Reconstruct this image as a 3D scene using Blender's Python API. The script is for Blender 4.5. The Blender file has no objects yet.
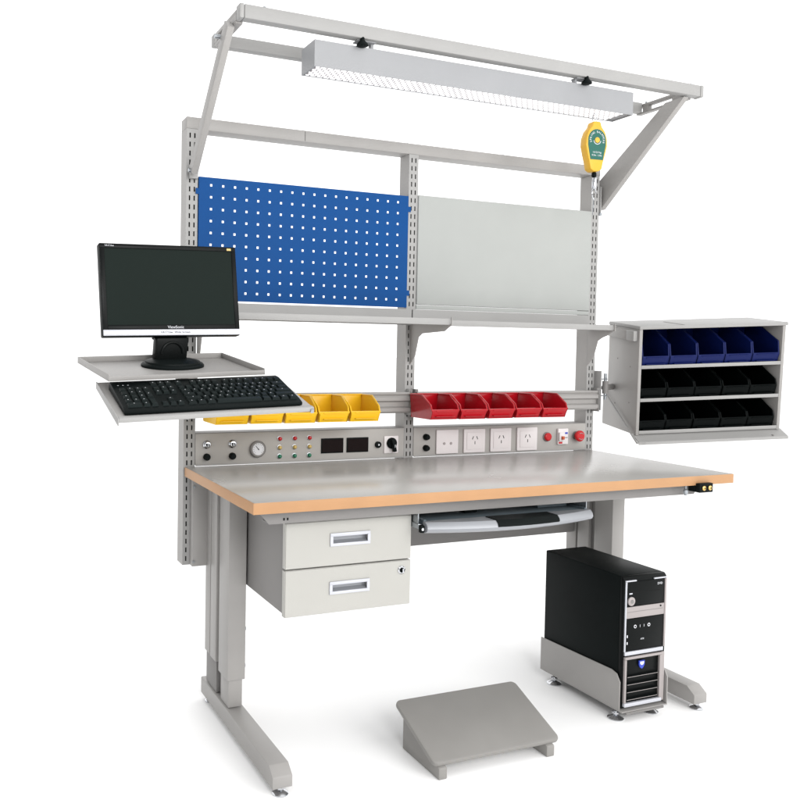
import bpy, bmesh, math, random
from mathutils import Vector, Matrix, Euler
random.seed(7)
SC = bpy.context.scene
COL = SC.collection
PI = math.pi

# ------------------------------------------------------------------ camera
def make_camera():
    cx, cy, cz, yaw, pitch, roll, f, px, py = (-0.6887487543843401, -1.8799048938336233, 1.131741623716962,
        0.38813858768691784, -0.03492444311959785, 0.014650721407939814, 829.9290117919609, 285.8885569632932, 375.3027708827503)
    F = Vector((math.sin(yaw)*math.cos(pitch), math.cos(yaw)*math.cos(pitch), math.sin(pitch)))
    R = F.cross(Vector((0, 0, 1))).normalized(); U = R.cross(F)
    c, s = math.cos(roll), math.sin(roll)
    R2 = c*R + s*U; U2 = -s*R + c*U
    cd = bpy.data.cameras.new('camera'); cam = bpy.data.objects.new('camera', cd); COL.objects.link(cam)
    cam.matrix_world = Matrix(((R2.x, U2.x, -F.x, cx), (R2.y, U2.y, -F.y, cy), (R2.z, U2.z, -F.z, cz), (0, 0, 0, 1)))
    cd.sensor_fit = 'HORIZONTAL'; cd.sensor_width = 36.0; cd.lens = 36.0*f/800.0
    cd.shift_x = (400.0-px)/800.0; cd.shift_y = (py-400.0)/800.0
    cd.clip_start = 0.05; cd.clip_end = 400
    SC.camera = cam
make_camera()

# ------------------------------------------------------------------ world, lamps, exposure
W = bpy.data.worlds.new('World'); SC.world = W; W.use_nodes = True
# white world light; added unseen dimming left and behind the camera darkens left faces
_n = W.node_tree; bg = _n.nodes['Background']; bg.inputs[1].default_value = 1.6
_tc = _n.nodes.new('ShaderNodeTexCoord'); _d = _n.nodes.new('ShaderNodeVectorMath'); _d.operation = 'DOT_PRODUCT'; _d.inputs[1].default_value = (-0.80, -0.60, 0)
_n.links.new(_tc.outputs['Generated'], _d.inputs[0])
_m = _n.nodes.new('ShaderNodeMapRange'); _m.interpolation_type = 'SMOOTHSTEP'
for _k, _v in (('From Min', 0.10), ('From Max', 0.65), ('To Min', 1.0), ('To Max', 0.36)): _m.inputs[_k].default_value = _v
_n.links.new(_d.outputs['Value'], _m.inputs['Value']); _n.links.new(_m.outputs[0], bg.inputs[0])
SC.view_settings.view_transform = 'Standard'; SC.view_settings.look = 'None'
SC.view_settings.exposure = 0.0; SC.view_settings.gamma = 1.0
def area(name, loc, target, size, power, col=(1, 1, 1)):
    l = bpy.data.lights.new(name, 'AREA'); l.shape = 'SQUARE'; l.size = size; l.energy = power; l.color = col
    o = bpy.data.objects.new(name, l); COL.objects.link(o); o.location = loc
    o.rotation_euler = (Vector(target)-Vector(loc)).to_track_quat('-Z', 'Y').to_euler()
    return o
area('softbox_key', (1.9, -3.9, 2.4), (0.8, 0.3, 0.8), 2.6, 95, (1.0, 0.985, 0.965))
area('softbox_camera', (-0.3, -3.4, 2.1), (0.8, 0.3, 0.9), 1.0, 55)

# ------------------------------------------------------------------ materials
MATS = {}
def mat(name, col, rough=0.5, spec=0.5, metal=0.0, var=0.04, bump=0.0, bscale=400, vscale=6, emit=None, coat=0.0):
    m = bpy.data.materials.new(name); m.use_nodes = True; nt = m.node_tree; b = nt.nodes['Principled BSDF']
    tc = nt.nodes.new('ShaderNodeTexCoord')
    b.inputs['Roughness'].default_value = rough; b.inputs['Specular IOR Level'].default_value = spec
    b.inputs['Metallic'].default_value = metal; b.inputs['Coat Weight'].default_value = coat
    n = nt.nodes.new('ShaderNodeTexNoise'); n.inputs['Scale'].default_value = vscale; n.inputs['Detail'].default_value = 5
    nt.links.new(tc.outputs['Object'], n.inputs['Vector'])
    r = nt.nodes.new('ShaderNodeMapRange'); r.inputs['To Min'].default_value = 1-var; r.inputs['To Max'].default_value = 1+var
    r.inputs['From Min'].default_value = 0.3; r.inputs['From Max'].default_value = 0.7
    nt.links.new(n.outputs['Fac'], r.inputs['Value'])
    mx = nt.nodes.new('ShaderNodeVectorMath'); mx.operation = 'SCALE'; mx.inputs[0].default_value = col[:3]
    nt.links.new(r.outputs[0], mx.inputs['Scale']); nt.links.new(mx.outputs[0], b.inputs['Base Color'])
    rr = nt.nodes.new('ShaderNodeMapRange'); rr.inputs['To Min'].default_value = max(0.02, rough-0.05); rr.inputs['To Max'].default_value = rough+0.06
    nt.links.new(n.outputs['Fac'], rr.inputs['Value']); nt.links.new(rr.outputs[0], b.inputs['Roughness'])
    if bump:
        n2 = nt.nodes.new('ShaderNodeTexNoise'); n2.inputs['Scale'].default_value = bscale; n2.inputs['Detail'].default_value = 2
        nt.links.new(tc.outputs['Object'], n2.inputs['Vector'])
        bp = nt.nodes.new('ShaderNodeBump'); bp.inputs['Strength'].default_value = bump; bp.inputs['Distance'].default_value = 0.0006
        nt.links.new(n2.outputs['Fac'], bp.inputs['Height']); nt.links.new(bp.outputs[0], b.inputs['Normal'])
    if emit:
        b.inputs['Emission Color'].default_value = (*emit[0], 1); b.inputs['Emission Strength'].default_value = emit[1]
    MATS[name] = m
    return m
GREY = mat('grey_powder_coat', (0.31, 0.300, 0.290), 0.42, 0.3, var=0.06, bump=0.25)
GREYD = mat('darker_grey_coat_and_shade', (0.205, 0.198, 0.193), 0.5, 0.2, bump=0.25)  # darker paint; on the inner columns it stands in for shading
LGREY = mat('light_grey_powder_coat', (0.315, 0.312, 0.306), 0.45, 0.25, bump=0.25)
PANEL = mat('control_panel_paint', (0.385, 0.372, 0.355), 0.45, 0.2, bump=0.2)
BOARD = mat('pale_enamel_sheet', (0.36, 0.372, 0.360), 0.6, 0.1, var=0.02, bump=0.1)
CREAM = mat('cream_drawer_paint', (0.39, 0.384, 0.36), 0.42, 0.3, var=0.02, bump=0.3)
BLUE = mat('blue_powder_coat', (0.003, 0.056, 0.205), 0.5, 0.10, bump=0.2)
TOPM = mat('grey_laminate', (0.36, 0.352, 0.335), 0.25, 0.42, var=0.012, bump=0.04, bscale=900, vscale=3)
ORANGE = mat('orange_edge_band', (0.42, 0.235, 0.118), 0.45, 0.2, var=0.05, vscale=9)
HOLE = mat('dark_opening_shade', (0.012, 0.012, 0.012), 0.8, 0.1)  # near-black colour stands in for the shade inside slots and holes
BLACK = mat('black_plastic', (0.005, 0.007, 0.007), 0.45, 0.06, var=0.2)
BLACKS = mat('black_gloss_plastic', (0.005, 0.006, 0.006), 0.3, 0.08)
SCREEN = mat('dark_screen', (0.011, 0.016, 0.014), 0.5, 0.03, var=0.03, vscale=14)
KEYM = mat('black_keycap', (0.006, 0.010, 0.010), 0.45, 0.1, var=0.2)
BINK = mat('black_bin_plastic', (0.002, 0.003, 0.003), 0.4, 0.05, var=0.15)
BINB = mat('blue_bin_plastic', (0.004, 0.010, 0.078), 0.35, 0.15, var=0.1)
BINR = mat('red_bin_plastic', (0.36, 0.004, 0.010), 0.18, 0.5, var=0.2)
BINY = mat('yellow_bin_plastic', (0.72, 0.42, 0.012), 0.3, 0.35, var=0.06)
CHROME = mat('chrome', (0.55, 0.56, 0.58), 0.15, 0.5, 1.0)
ZINC = mat('zinc_plated_steel', (0.33, 0.35, 0.37), 0.32, 0.5, 1.0, var=0.12, vscale=40)
SILVER = mat('silver_plastic', (0.28, 0.29, 0.31), 0.35, 0.4, 0.2)
SILVERB = mat('bright_silver_trim', (0.50, 0.51, 0.55), 0.3, 0.4, 0.2)
ROSE = mat('warm_silver_plastic', (0.33, 0.30, 0.295), 0.35, 0.4, 0.1)
WHITE = mat('white_plastic', (0.70, 0.665, 0.665), 0.35, 0.35)
WHITEP = mat('white_print', (0.62, 0.63, 0.66), 0.5, 0.2)
REDP = mat('red_button_plastic', (0.48, 0.008, 0.012), 0.3, 0.4)
YELP = mat('yellow_lens', (0.52, 0.38, 0.12), 0.3, 0.4)
GRNP = mat('green_lens', (0.012, 0.15, 0.08), 0.3, 0.4)
ORP = mat('orange_switch', (0.50, 0.10, 0.04), 0.4, 0.3)
YBODY = mat('yellow_cast_body', (0.64, 0.36, 0.03), 0.4, 0.35, var=0.08)
GLABEL = mat('green_label', (0.008, 0.10, 0.075), 0.4, 0.3)
TRAYB = mat('blue_grey_plastic', (0.12, 0.15, 0.17), 0.45, 0.3)
FOOTG = mat('footrest_grey', (0.25, 0.242, 0.23), 0.5, 0.3, var=0.05, bump=0.4, bscale=700)
BRASS = mat('brass', (0.6, 0.42, 0.15), 0.3, 0.5, 1.0)
SHIELD = mat('blue_badge', (0.03, 0.06, 0.45), 0.3, 0.4)

def floor_material():
    m = mat('white_studio_floor', (0.96, 0.96, 0.96), 0.9, 0.1, var=0.005)
    return m
FLOORM = floor_material()

def louver_material():
    m = bpy.data.materials.new('lit_prismatic_diffuser'); m.use_nodes = True; nt = m.node_tree; b = nt.nodes['Principled BSDF']
    tc = nt.nodes.new('ShaderNodeTexCoord'); mp = nt.nodes.new('ShaderNodeMapping'); mp.inputs['Scale'].default_value = (1, 1, 1)
    mp.inputs['Rotation'].default_value = (0, 0, 0.0)
    nt.links.new(tc.outputs['Object'], mp.inputs['Vector'])
    br = nt.nodes.new('ShaderNodeTexBrick'); br.inputs['Scale'].default_value = 1
    br.inputs['Brick Width'].default_value = 0.021; br.inputs['Row Height'].default_value = 0.0125; br.inputs['Mortar Size'].default_value = 0.0026
    br.inputs['Mortar Smooth'].default_value = 0.2
    br.inputs['Color1'].default_value = (1, 1, 1, 1); br.inputs['Color2'].default_value = (0.95, 0.95, 0.95, 1); br.inputs['Mortar'].default_value = (0.05, 0.035, 0.04, 1)
    nt.links.new(mp.outputs[0], br.inputs['Vector'])
    n = nt.nodes.new('ShaderNodeTexNoise'); n.inputs['Scale'].default_value = 40
    nt.links.new(tc.outputs['Object'], n.inputs['Vector'])
    nt.links.new(br.outputs['Color'], b.inputs['Emission Color'])
    b.inputs['Emission Strength'].default_value = 2.0
    b.inputs['Base Color'].default_value = (0.3, 0.3, 0.3, 1); b.inputs['Roughness'].default_value = 0.4
    return m
DIFF = louver_material()

# ------------------------------------------------------------------ mesh helpers
class MB:
    def __init__(self): self.bm = bmesh.new(); self.mats = []
    def mi(self, m):
        if m not in self.mats: self.mats.append(m)
        return self.mats.index(m)
    def _add(self, sub, m, M=None):
        k = self.mi(m)
        if M is not None: bmesh.ops.transform(sub, matrix=M, verts=sub.verts)
        for f in sub.faces: f.material_index = k
        me = bpy.data.meshes.new('tmp'); sub.to_mesh(me); sub.free(); self.bm.from_mesh(me); bpy.data.meshes.remove(me)
        return self
    def box(self, m, x0, x1, y0, y1, z0, z1, bev=0.0, seg=2, M=None):
        s = bmesh.new(); bmesh.ops.create_cube(s, size=1)
        for v in s.verts: v.co = Vector(((x0+x1)/2+v.co.x*(x1-x0), (y0+y1)/2+v.co.y*(y1-y0), (z0+z1)/2+v.co.z*(z1-z0)))
        if bev: bmesh.ops.bevel(s, geom=s.edges[:], offset=bev, segments=seg, affect='EDGES', profile=0.5)
        return self._add(s, m, M)
    def prism(self, m, pts, axis, a, b, bev=0.0, M=None):
        # pts: 2D outline; axis 'x' -> (y,z), 'y' -> (x,z), 'z' -> (x,y)
        s = bmesh.new()
        def P(p, t): return {'x': (t, p[0], p[1]), 'y': (p[0], t, p[1]), 'z': (p[0], p[1], t)}[axis]
        A = [s.verts.new(P(p, a)) for p in pts]; B = [s.verts.new(P(p, b)) for p in pts]
        s.faces.new(A); s.faces.new(B[::-1]); n = len(pts)
        for i in range(n): s.faces.new((A[i], B[i], B[(i+1) % n], A[(i+1) % n]))
        bmesh.ops.recalc_face_normals(s, faces=s.faces)
        if bev: bmesh.ops.bevel(s, geom=s.edges[:], offset=bev, segments=2, affect='EDGES', profile=0.5)
        return self._add(s, m, M)
    def cyl(self, m, p0, p1, r0, r1=None, seg=20, bev=0.0, M=None):
        r1 = r0 if r1 is None else r1; p0 = Vector(p0); p1 = Vector(p1); d = p1-p0
        s = bmesh.new(); bmesh.ops.create_cone(s, cap_ends=True, segments=seg, radius1=r0, radius2=max(r1, 1e-5), depth=d.length)
        if bev:
            es = [e for e in s.edges if any(len(f.verts) > 4 for f in e.link_faces)]
            bmesh.ops.bevel(s, geom=es, offset=bev, segments=2, affect='EDGES', profile=0.5)
        q = d.to_track_quat('Z', 'Y').to_matrix().to_4x4(); q.translation = (p0+p1)/2
        bmesh.ops.transform(s, matrix=q, verts=s.verts)
        return self._add(s, m, M)
    def tube(self, m, pts, r, seg=8, M=None, closed=False):
        s = bmesh.new(); pts = [Vector(p) for p in pts]; rings = []; n = len(pts)
        for i, p in enumerate(pts):
            if closed: t = (pts[(i+1) % n]-pts[i-1]).normalized()
            else: t = (pts[min(i+1, n-1)]-pts[max(i-1, 0)]).normalized()
            a = t.cross(Vector((0, 0, 1)));
            if a.length < 0.1: a = t.cross(Vector((0, 1, 0)))
            a.normalize(); b = t.cross(a)
            rings.append([s.verts.new(p+a*r*math.cos(2*PI*k/seg)+b*r*math.sin(2*PI*k/seg)) for k in range(seg)])
        for i in range(n if closed else n-1):
            A, B = rings[i], rings[(i+1) % n]
            for k in range(seg): s.faces.new((A[k], A[(k+1) % seg], B[(k+1) % seg], B[k]))
        if not closed: s.faces.new(rings[0][::-1]); s.faces.new(rings[-1])
        bmesh.ops.recalc_face_normals(s, faces=s.faces)
        return self._add(s, m, M)
    def lathe(self, m, prof, c, axis='z', seg=24, M=None):
        # prof: list of (r, t) along axis
        s = bmesh.new(); rings = []
        for r, t in prof:
            ring = []
            for k in range(seg):
                a = 2*PI*k/seg; u, v = r*math.cos(a), r*math.sin(a)
                q = {'z': (u, v, t), 'y': (u, t, v), 'x': (t, u, v)}[axis]
                ring.append(s.verts.new(Vector(c)+Vector(q)))
            rings.append(ring)
        for A, B in zip(rings, rings[1:]):
            for k in range(seg): s.faces.new((A[k], A[(k+1) % seg], B[(k+1) % seg], B[k]))
        s.faces.new(rings[0][::-1]); s.faces.new(rings[-1])
        bmesh.ops.recalc_face_normals(s, faces=s.faces)
        return self._add(s, m, M)
    def perf(self, m, xs, zs, hole, y0, y1, M=None):
        # plate in the xz plane between y0 (front) and y1, cells where hole(i,j) are left open
        s = bmesh.new(); nx, nz = len(xs), len(zs)
        f = [[s.verts.new((x, y0, z)) for z in zs] for x in xs]; b = [[s.verts.new((x, y1, z)) for z in zs] for x in xs]
        def solid(i, j): return 0 <= i < nx-1 and 0 <= j < nz-1 and not hole(i, j)
        for i in range(nx-1):
            for j in range(nz-1):
                if not solid(i, j): continue
                s.faces.new((f[i][j], f[i+1][j], f[i+1][j+1], f[i][j+1])); s.faces.new((b[i][j], b[i][j+1], b[i+1][j+1], b[i+1][j]))
                if not solid(i-1, j): s.faces.new((f[i][j], f[i][j+1], b[i][j+1], b[i][j]))
                if not solid(i+1, j): s.faces.new((f[i+1][j], b[i+1][j], b[i+1][j+1], f[i+1][j+1]))
                if not solid(i, j-1): s.faces.new((f[i][j], b[i][j], b[i+1][j], f[i+1][j]))
                if not solid(i, j+1): s.faces.new((f[i][j+1], f[i+1][j+1], b[i+1][j+1], b[i][j+1]))
        bmesh.ops.delete(s, geom=[v for v in s.verts if not v.link_faces], context='VERTS')
        return self._add(s, m, M)
    def text(self, m, txt, size, M, depth=0.0004, align='CENTER'):
        # flat lettering in the local xy plane of M
        cu = bpy.data.curves.new('t', 'FONT'); cu.body = txt; cu.size = size; cu.extrude = depth; cu.align_x = align; cu.align_y = 'CENTER'; cu.resolution_u = 2
        o = bpy.data.objects.new('t', cu); me = o.to_mesh()
        s = bmesh.new(); s.from_mesh(me); o.to_mesh_clear(); bpy.data.objects.remove(o); bpy.data.curves.remove(cu)
        return self._add(s, m, M)

ORG = {}
def thing(name, label, cat, loc=(0, 0, 0), rot=None, group=None, local=False):
    """Empty at the base of a thing; local=True: its parts are given in its own frame, else in world coordinates"""
    o = bpy.data.objects.new(name, None); COL.objects.link(o); o.empty_display_size = 0.05; o.location = loc
    if rot is not None: o.rotation_mode = 'QUATERNION'; o.rotation_quaternion = rot.to_quaternion()
    o['label'] = label; o['category'] = cat
    if group: o['group'] = group
    ORG[o] = Vector((0, 0, 0)) if local else Vector(loc)
    return o
def build(name, mb, parent=None, label=None, cat=None, group=None, kind=None, smooth=35):
    bm = mb.bm; xs = [v.co for v in bm.verts]
    lo = Vector((min(c[i] for c in xs) for i in range(3))); hi = Vector((max(c[i] for c in xs) for i in range(3))); c = (lo+hi)/2
    for v in bm.verts: v.co -= c
    me = bpy.data.meshes.new(name); bm.to_mesh(me); bm.free()
    for m in mb.mats: me.materials.append(m)
    for p in me.polygons: p.use_smooth = True
    me.set_sharp_from_angle(angle=math.radians(smooth))
    o = bpy.data.objects.new(name, me); COL.objects.link(o)
    if parent is not None: o.parent = parent; o.location = c-ORG[parent]
    else: o.location = c
    ORG[o] = c
    if label: o['label'] = label
    if cat: o['category'] = cat
    if group: o['group'] = group
    if kind: o['kind'] = kind
    return o
def copy_tree(o, parent=None):
    c = o.copy(); COL.objects.link(c)
    if parent is not None: c.parent = parent
    for ch in [x for x in bpy.data.objects if x.parent == o]: copy_tree(ch, c)
    return c
def rotm(rz, rx, ry=0): return Matrix.Rotation(rz, 3, 'Z') @ Matrix.Rotation(rx, 3, 'X') @ Matrix.Rotation(ry, 3, 'Y')
# lettering frames: +x right, +y up, facing the viewer in front (-y)
def facing(x, y, z, s=1.0):
    M = Matrix.Rotation(PI/2, 4, 'X'); M.translation = (x, y, z); return M

# ------------------------------------------------------------------ setting
f = MB(); f.box(FLOORM, -60, 60, -40, 80, -0.05, 0.0); build('floor', f, kind='structure')

# ------------------------------------------------------------------ the workbench frame
H = 0.75; WT = 1.614; DT = 0.629
FY = 0.633            # front plane of the uprights
UX = (-0.0035, 0.7865, 1.5875)   # left edges of uprights
UW = 0.037; UD = 0.062; UZ0, UZ1 = 0.44, 1.80
wb = thing('workbench', 'tall grey steel workbench with a laminate top on two C shaped legs', 'workbench', (WT/2, DT/2, 0))
t = MB(); t.box(TOPM, 0.0022, WT-0.0022, 0.0022, DT, H-0.0295, H, 0.0012)
top = build('tabletop', t, wb)
e = MB(); e.box(ORANGE, 0, WT, 0, 0.0021, H-0.0290, H-0.0006, 0.0006); e.box(ORANGE, 0, 0.0021, 0.0022, DT, H-0.0290, H-0.0006, 0.0006)
e.box(ORANGE, WT-0.0021, WT, 0.0022, DT, H-0.0290, H-0.0006, 0.0006)
build('edge_band', e, top)
# front beam (folded sheet, chamfered ends)
b = MB(); zt = H-0.032
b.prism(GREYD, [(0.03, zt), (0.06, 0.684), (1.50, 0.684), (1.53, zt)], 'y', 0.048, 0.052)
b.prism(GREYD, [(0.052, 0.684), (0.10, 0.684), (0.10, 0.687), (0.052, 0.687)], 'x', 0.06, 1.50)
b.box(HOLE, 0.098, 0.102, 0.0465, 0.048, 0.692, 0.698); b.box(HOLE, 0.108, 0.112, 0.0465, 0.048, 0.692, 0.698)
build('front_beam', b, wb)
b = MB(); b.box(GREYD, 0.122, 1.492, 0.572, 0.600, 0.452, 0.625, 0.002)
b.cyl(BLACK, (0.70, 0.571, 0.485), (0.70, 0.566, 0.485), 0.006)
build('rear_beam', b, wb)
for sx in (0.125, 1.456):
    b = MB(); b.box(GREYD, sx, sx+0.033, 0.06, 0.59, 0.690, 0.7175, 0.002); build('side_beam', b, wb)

def leg(x0, x1, side):
    xi = x0 if side < 0 else x1
    m = MB()
    # outer sleeve: rear column, recessed web, front column (one folded profile)
    a, c = (x0, x1)
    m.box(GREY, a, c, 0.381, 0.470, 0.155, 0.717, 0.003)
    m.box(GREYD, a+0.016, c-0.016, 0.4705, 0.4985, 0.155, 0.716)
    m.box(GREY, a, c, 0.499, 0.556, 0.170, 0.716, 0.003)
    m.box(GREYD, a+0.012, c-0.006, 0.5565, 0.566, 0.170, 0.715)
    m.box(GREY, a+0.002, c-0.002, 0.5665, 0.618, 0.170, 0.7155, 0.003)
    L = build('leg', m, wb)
    n = MB(); n.box(GREY, a+0.006, c-0.006, 0.389, 0.462, 0.073, 0.1545, 0.002); n.box(GREYD, a+0.018, c-0.018, 0.4625, 0.505, 0.073, 0.40)  # darker grey here puts the shading of the inner column into its colour
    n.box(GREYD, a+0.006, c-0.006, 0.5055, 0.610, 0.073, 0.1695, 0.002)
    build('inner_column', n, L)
    p = MB(); p.prism(GREY, [(0.015, 0.02), (0.648, 0.02), (0.648, 0.071), (0.045, 0.071), (0.015, 0.05)], 'x', a, c, 0.003)
    bar = build('base_bar', p, L)
    for yy in (0.03, 0.618):
        q = MB(); xm = (a+c)/2
        q.lathe(CHROME, [(0.021, 0.0), (0.0215, 0.003), (0.017, 0.006), (0.009, 0.0095), (0.006, 0.011), (0.0055, 0.0199)], (xm, yy, 0)); q.cyl(CHROME, (xm, yy, 0.0125), (xm, yy, 0.0175), 0.0095, seg=6)
        build('levelling_foot', q, L)
    for zz in (0.22, 0.33):
        q = MB(); xx = x1 if side < 0 else x0; d = 0.006 if side < 0 else -0.006
        q.cyl(ZINC, (xx, 0.40, zz-0.03), (xx+d, 0.40, zz-0.03), 0.006, seg=12, bev=0.001); build('bolt', q, L)
leg(0.066, 0.121, -1); leg(1.493, 1.548, 1)

# slotted uprights
def upright(x0):
    x1 = x0+UW; xm = (x0+x1)/2
    m = MB()
    sw = 0.0045; off = 0.0075
    xs = [x0, xm-off-sw/2, xm-off+sw/2, xm+off-sw/2, xm+off+sw/2, x1]
    zs = [UZ0]; z = UZ0+0.012
    while z+0.016 < UZ1-0.01: zs += [z, z+0.0155]; z += 0.0275
    zs.append(UZ1)
    m.perf(LGREY, xs, zs, lambda i, j: i in (1, 3) and j % 2 == 1, FY, FY+0.002)
    m.box(GREY, x0, x0+0.002, FY+0.0021, FY+UD, UZ0, UZ1); m.box(GREY, x1-0.002, x1, FY+0.0021, FY+UD, UZ0, UZ1)
    m.box(GREY, x0+0.0021, x1-0.0021, FY+UD-0.002, FY+UD, UZ0, UZ1)
    m.box(HOLE, x0+0.003, x1-0.003, FY+0.006, FY+0.008, UZ0+0.003, UZ1-0.003)  # dark sheet behind the slots, in place of shade in the hollow post
    return build('upright', m, wb)
for x0 in UX:
    u = upright(x0)
q = MB(); q.box(GREY, 0.0195, 0.0735, 0.604, 0.6315, 0.440, 0.7165, 0.002); q.box(GREY, 0.0735, 0.0755, 0.61, 0.628, 0.45, 0.70)
for k in range(2): q.cyl(ZINC, (0.024, 0.604, 0.455+0.235*k), (0.024, 0.601, 0.455+0.235*k), 0.004, seg=10)
build('mounting_bracket', q, wb)
q = MB(); q.box(GREYD, 1.549, 1.586, 0.604, 0.6315, 0.45, 0.7165, 0.002); build('mounting_bracket', q, wb)
c = MB(); c.box(GREY, UX[0], UX[2]+UW+0.004, FY+0.001, FY+UD+0.002, UZ1+0.0005, UZ1+0.037, 0.002)
for xx in (0.395, 0.79, 0.83, 1.19):
    c.cyl(ZINC, (xx, FY+0.02, UZ1+0.037), (xx, FY+0.02, UZ1+0.042), 0.004, seg=8)
c.box(HOLE, 0.3945, 0.3955, FY+0.0003, FY+0.001, UZ1+0.003, UZ1+0.034)
build('crossbar', c, wb)

# bin rail (ribbed channel)
def rail(x0, x1):
    m = MB()
    prof = [(0.6315, 0.908), (0.606, 0.908), (0.600, 0.914), (0.600, 0.926), (0.612, 0.931), (0.612, 0.946), (0.600, 0.951), (0.600, 0.962), (0.606, 0.968), (0.600, 0.974), (0.604, 0.980), (0.6315, 0.980)]
    m.prism(GREY, prof, 'x', x0, x1)
    r = build('bin_rail', m, wb)
    for xx in (x0-0.002, x1):
        n = MB(); n.box(LGREY, xx, xx+0.002, 0.597, 0.6318, 0.900, 0.990, 0.0005); n.box(LGREY, xx-0.004, xx+0.006, 0.602, 0.609, 0.9805, 0.990); build('rail_end', n, r)
rail(0.004, 0.792); rail(0.818, 1.618)

# earth socket hanging under the front right of the top
g = MB(); g.box(BLACK, 1.452, 1.508, -0.016, -0.001, 0.700, 0.7285, 0.002); g.box(BLACK, 1.455, 1.505, -0.0009, 0.03, 0.700, 0.7185)
gb = build('earthing_box', g, wb)
for xx in (1.468, 1.493):
    g = MB(); g.lathe(BRASS, [(0.0075, 0), (0.0075, -0.003), (0.005, -0.005), (0.003, -0.0055)], (xx, -0.016, 0.714), 'y', 16); g.cyl(HOLE, (xx, -0.0215, 0.714), (xx, -0.0222, 0.714), 0.0022, seg=10); build('stud', g, gb)
g = MB(); g.cyl(ZINC, (1.425, 0.012, 0.7185), (1.425, 0.012, 0.709), 0.003); g.lathe(ZINC, [(0.003, -0.012), (0.007, -0.006), (0.007, 0.004), (0.003, 0.008)], (1.425, 0.012, 0.702)); build('thumb_screw', g, gb)

# ------------------------------------------------------------------ overhead frame
oh = thing('overhead_frame', 'grey square tube frame carried above the bench on two slanted struts', 'frame', (0.85, 0.5, 1.65))
m = MB(); m.box(LGREY, 0.048, 1.702, 0.25, 0.282, 2.008, 2.046, 0.003); fb = build('front_bar', m, oh)
for a, c in ((0.034, 0.0475), (1.7025, 1.717)):
    m = MB(); m.box(LGREY, a, c, 0.249, 0.283, 2.007, 2.047, 0.004); build('end_cap', m, fb)
for xx in (0.11, 1.675): 
    m = MB(); m.cyl(ZINC, (xx, 0.266, 2.046), (xx, 0.266, 2.052), 0.005, seg=8); build('bolt', m, fb)
m = MB(); m.box(LGREY, 0.034, 1.672, 0.478, 0.508, 2.008, 2.043, 0.003); build('rear_bar', m, oh)
for a in (0.0345, 1.6735):
    m = MB(); x0, x1 = a, a+0.02
    m.box(GREY, x0, x1, 0.2835, 0.5075 if a > 1 else 0.4775, 2.029, 2.039, 0.001); m.box(GREY, x0, x1, 0.2835, 0.5075 if a > 1 else 0.4775, 2.004, 2.011, 0.001)
    m.box(GREY, x0, x1, 0.2835, 0.345, 2.0112, 2.0288); m.box(GREY, x0, x1, 0.455, 0.4775, 2.0112, 2.0288)
    m.cyl(ZINC, (a+0.01, 0.47, 2.039), (a+0.01, 0.47, 2.046), 0.005, seg=8)
    build('slotted_arm', m, oh)
def strut(p0, p1, w, th):
    p0 = Vector(p0); p1 = Vector(p1); d = p1-p0; L = d.length; d.normalize(); xa = Vector((1, 0, 0)); xa = (xa-d*xa.dot(d)).normalized(); n = d.cross(xa)
    M = Matrix((( xa.x, n.x, d.x, p0.x), (xa.y, n.y, d.y, p0.y), (xa.z, n.z, d.z, p0.z), (0, 0, 0, 1)))
    m = MB(); m.box(GREY, -th/2, th/2, -w/2, w/2, 0, L, 0.002, M=M); return m
s1 = build('strut', strut((0.010, 0.600, 1.665), (0.022, 0.300, 2.005), 0.040, 0.020), oh)
m = MB(); m.prism(GREY, [(0.688, 1.760), (0.3445, 2.0035), (0.262, 2.0035), (0.640, 1.676), (0.688, 1.676)], 'x', 1.640, 1.662, 0.001); s2 = build('strut', m, oh)
m = MB(); m.box(LGREY, 0.004, 0.030, 0.615, 0.6328, 1.645, 1.68, 0.002); m.cyl(ZINC, (0.004, 0.60, 1.665), (-0.006, 0.60, 1.665), 0.006); build('strut_hook', m, s1)
m = MB(); m.box(LGREY, 1.6275, 1.632, 0.628, 0.69, 1.66, 1.76, 0.001); m.cyl(ZINC, (1.63, 0.635, 1.655), (1.63, 0.628, 1.655), 0.006); build('strut_hook', m, s2)
m = MB(); m.cyl(ZINC, (0.012, 0.35, 1.985), (-0.004, 0.35, 1.985), 0.006, seg=12); build('bolt', m, s1)

# ------------------------------------------------------------------ light fixture
lf = thing('light_fixture', 'long grey box lamp with a lit white underside, clamped under the overhead front bar', 'lamp', (0.84, 0.315, 1.916))
LX0, LX1, LY0, LY1, LZ0, LZ1 = 0.262, 1.421, 0.268, 0.360, 1.916, 1.990
m = MB(); LC = mat('lamp_housing_paint', (0.27, 0.275, 0.285), 0.4, 0.35, bump=0.15)
m.box(LC, LX0, LX1, LY0, LY0+0.0015, LZ0, LZ1); m.box(LC, LX0, LX1, LY1-0.0015, LY1, LZ0, LZ1)
m.box(LC, LX0, LX1, LY0+0.0016, LY1-0.0016, LZ1-0.0015, LZ1)
m.box(LC, LX0, LX0+0.0015, LY0+0.0016, LY1-0.0016, LZ0, LZ1-0.0016); m.box(LC, LX1-0.0015, LX1, LY0+0.0016, LY1-0.0016, LZ0, LZ1-0.0016)
m.box(LC, LX1-0.03, LX1-0.0016, LY0+0.0016, LY1-0.0016, LZ0+0.004, LZ0+0.006); m.box(LC, LX0+0.0016, LX0+0.012, LY0+0.0016, LY1-0.0016, LZ0+0.004, LZ0+0.006)
h = build('housing', m, lf)
m = MB(); m.box(DIFF, LX0+0.0125, LX1-0.0305, LY0+0.0018, LY1-0.0018, LZ0+0.003, LZ0+0.006); build('diffuser', m, lf)
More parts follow.
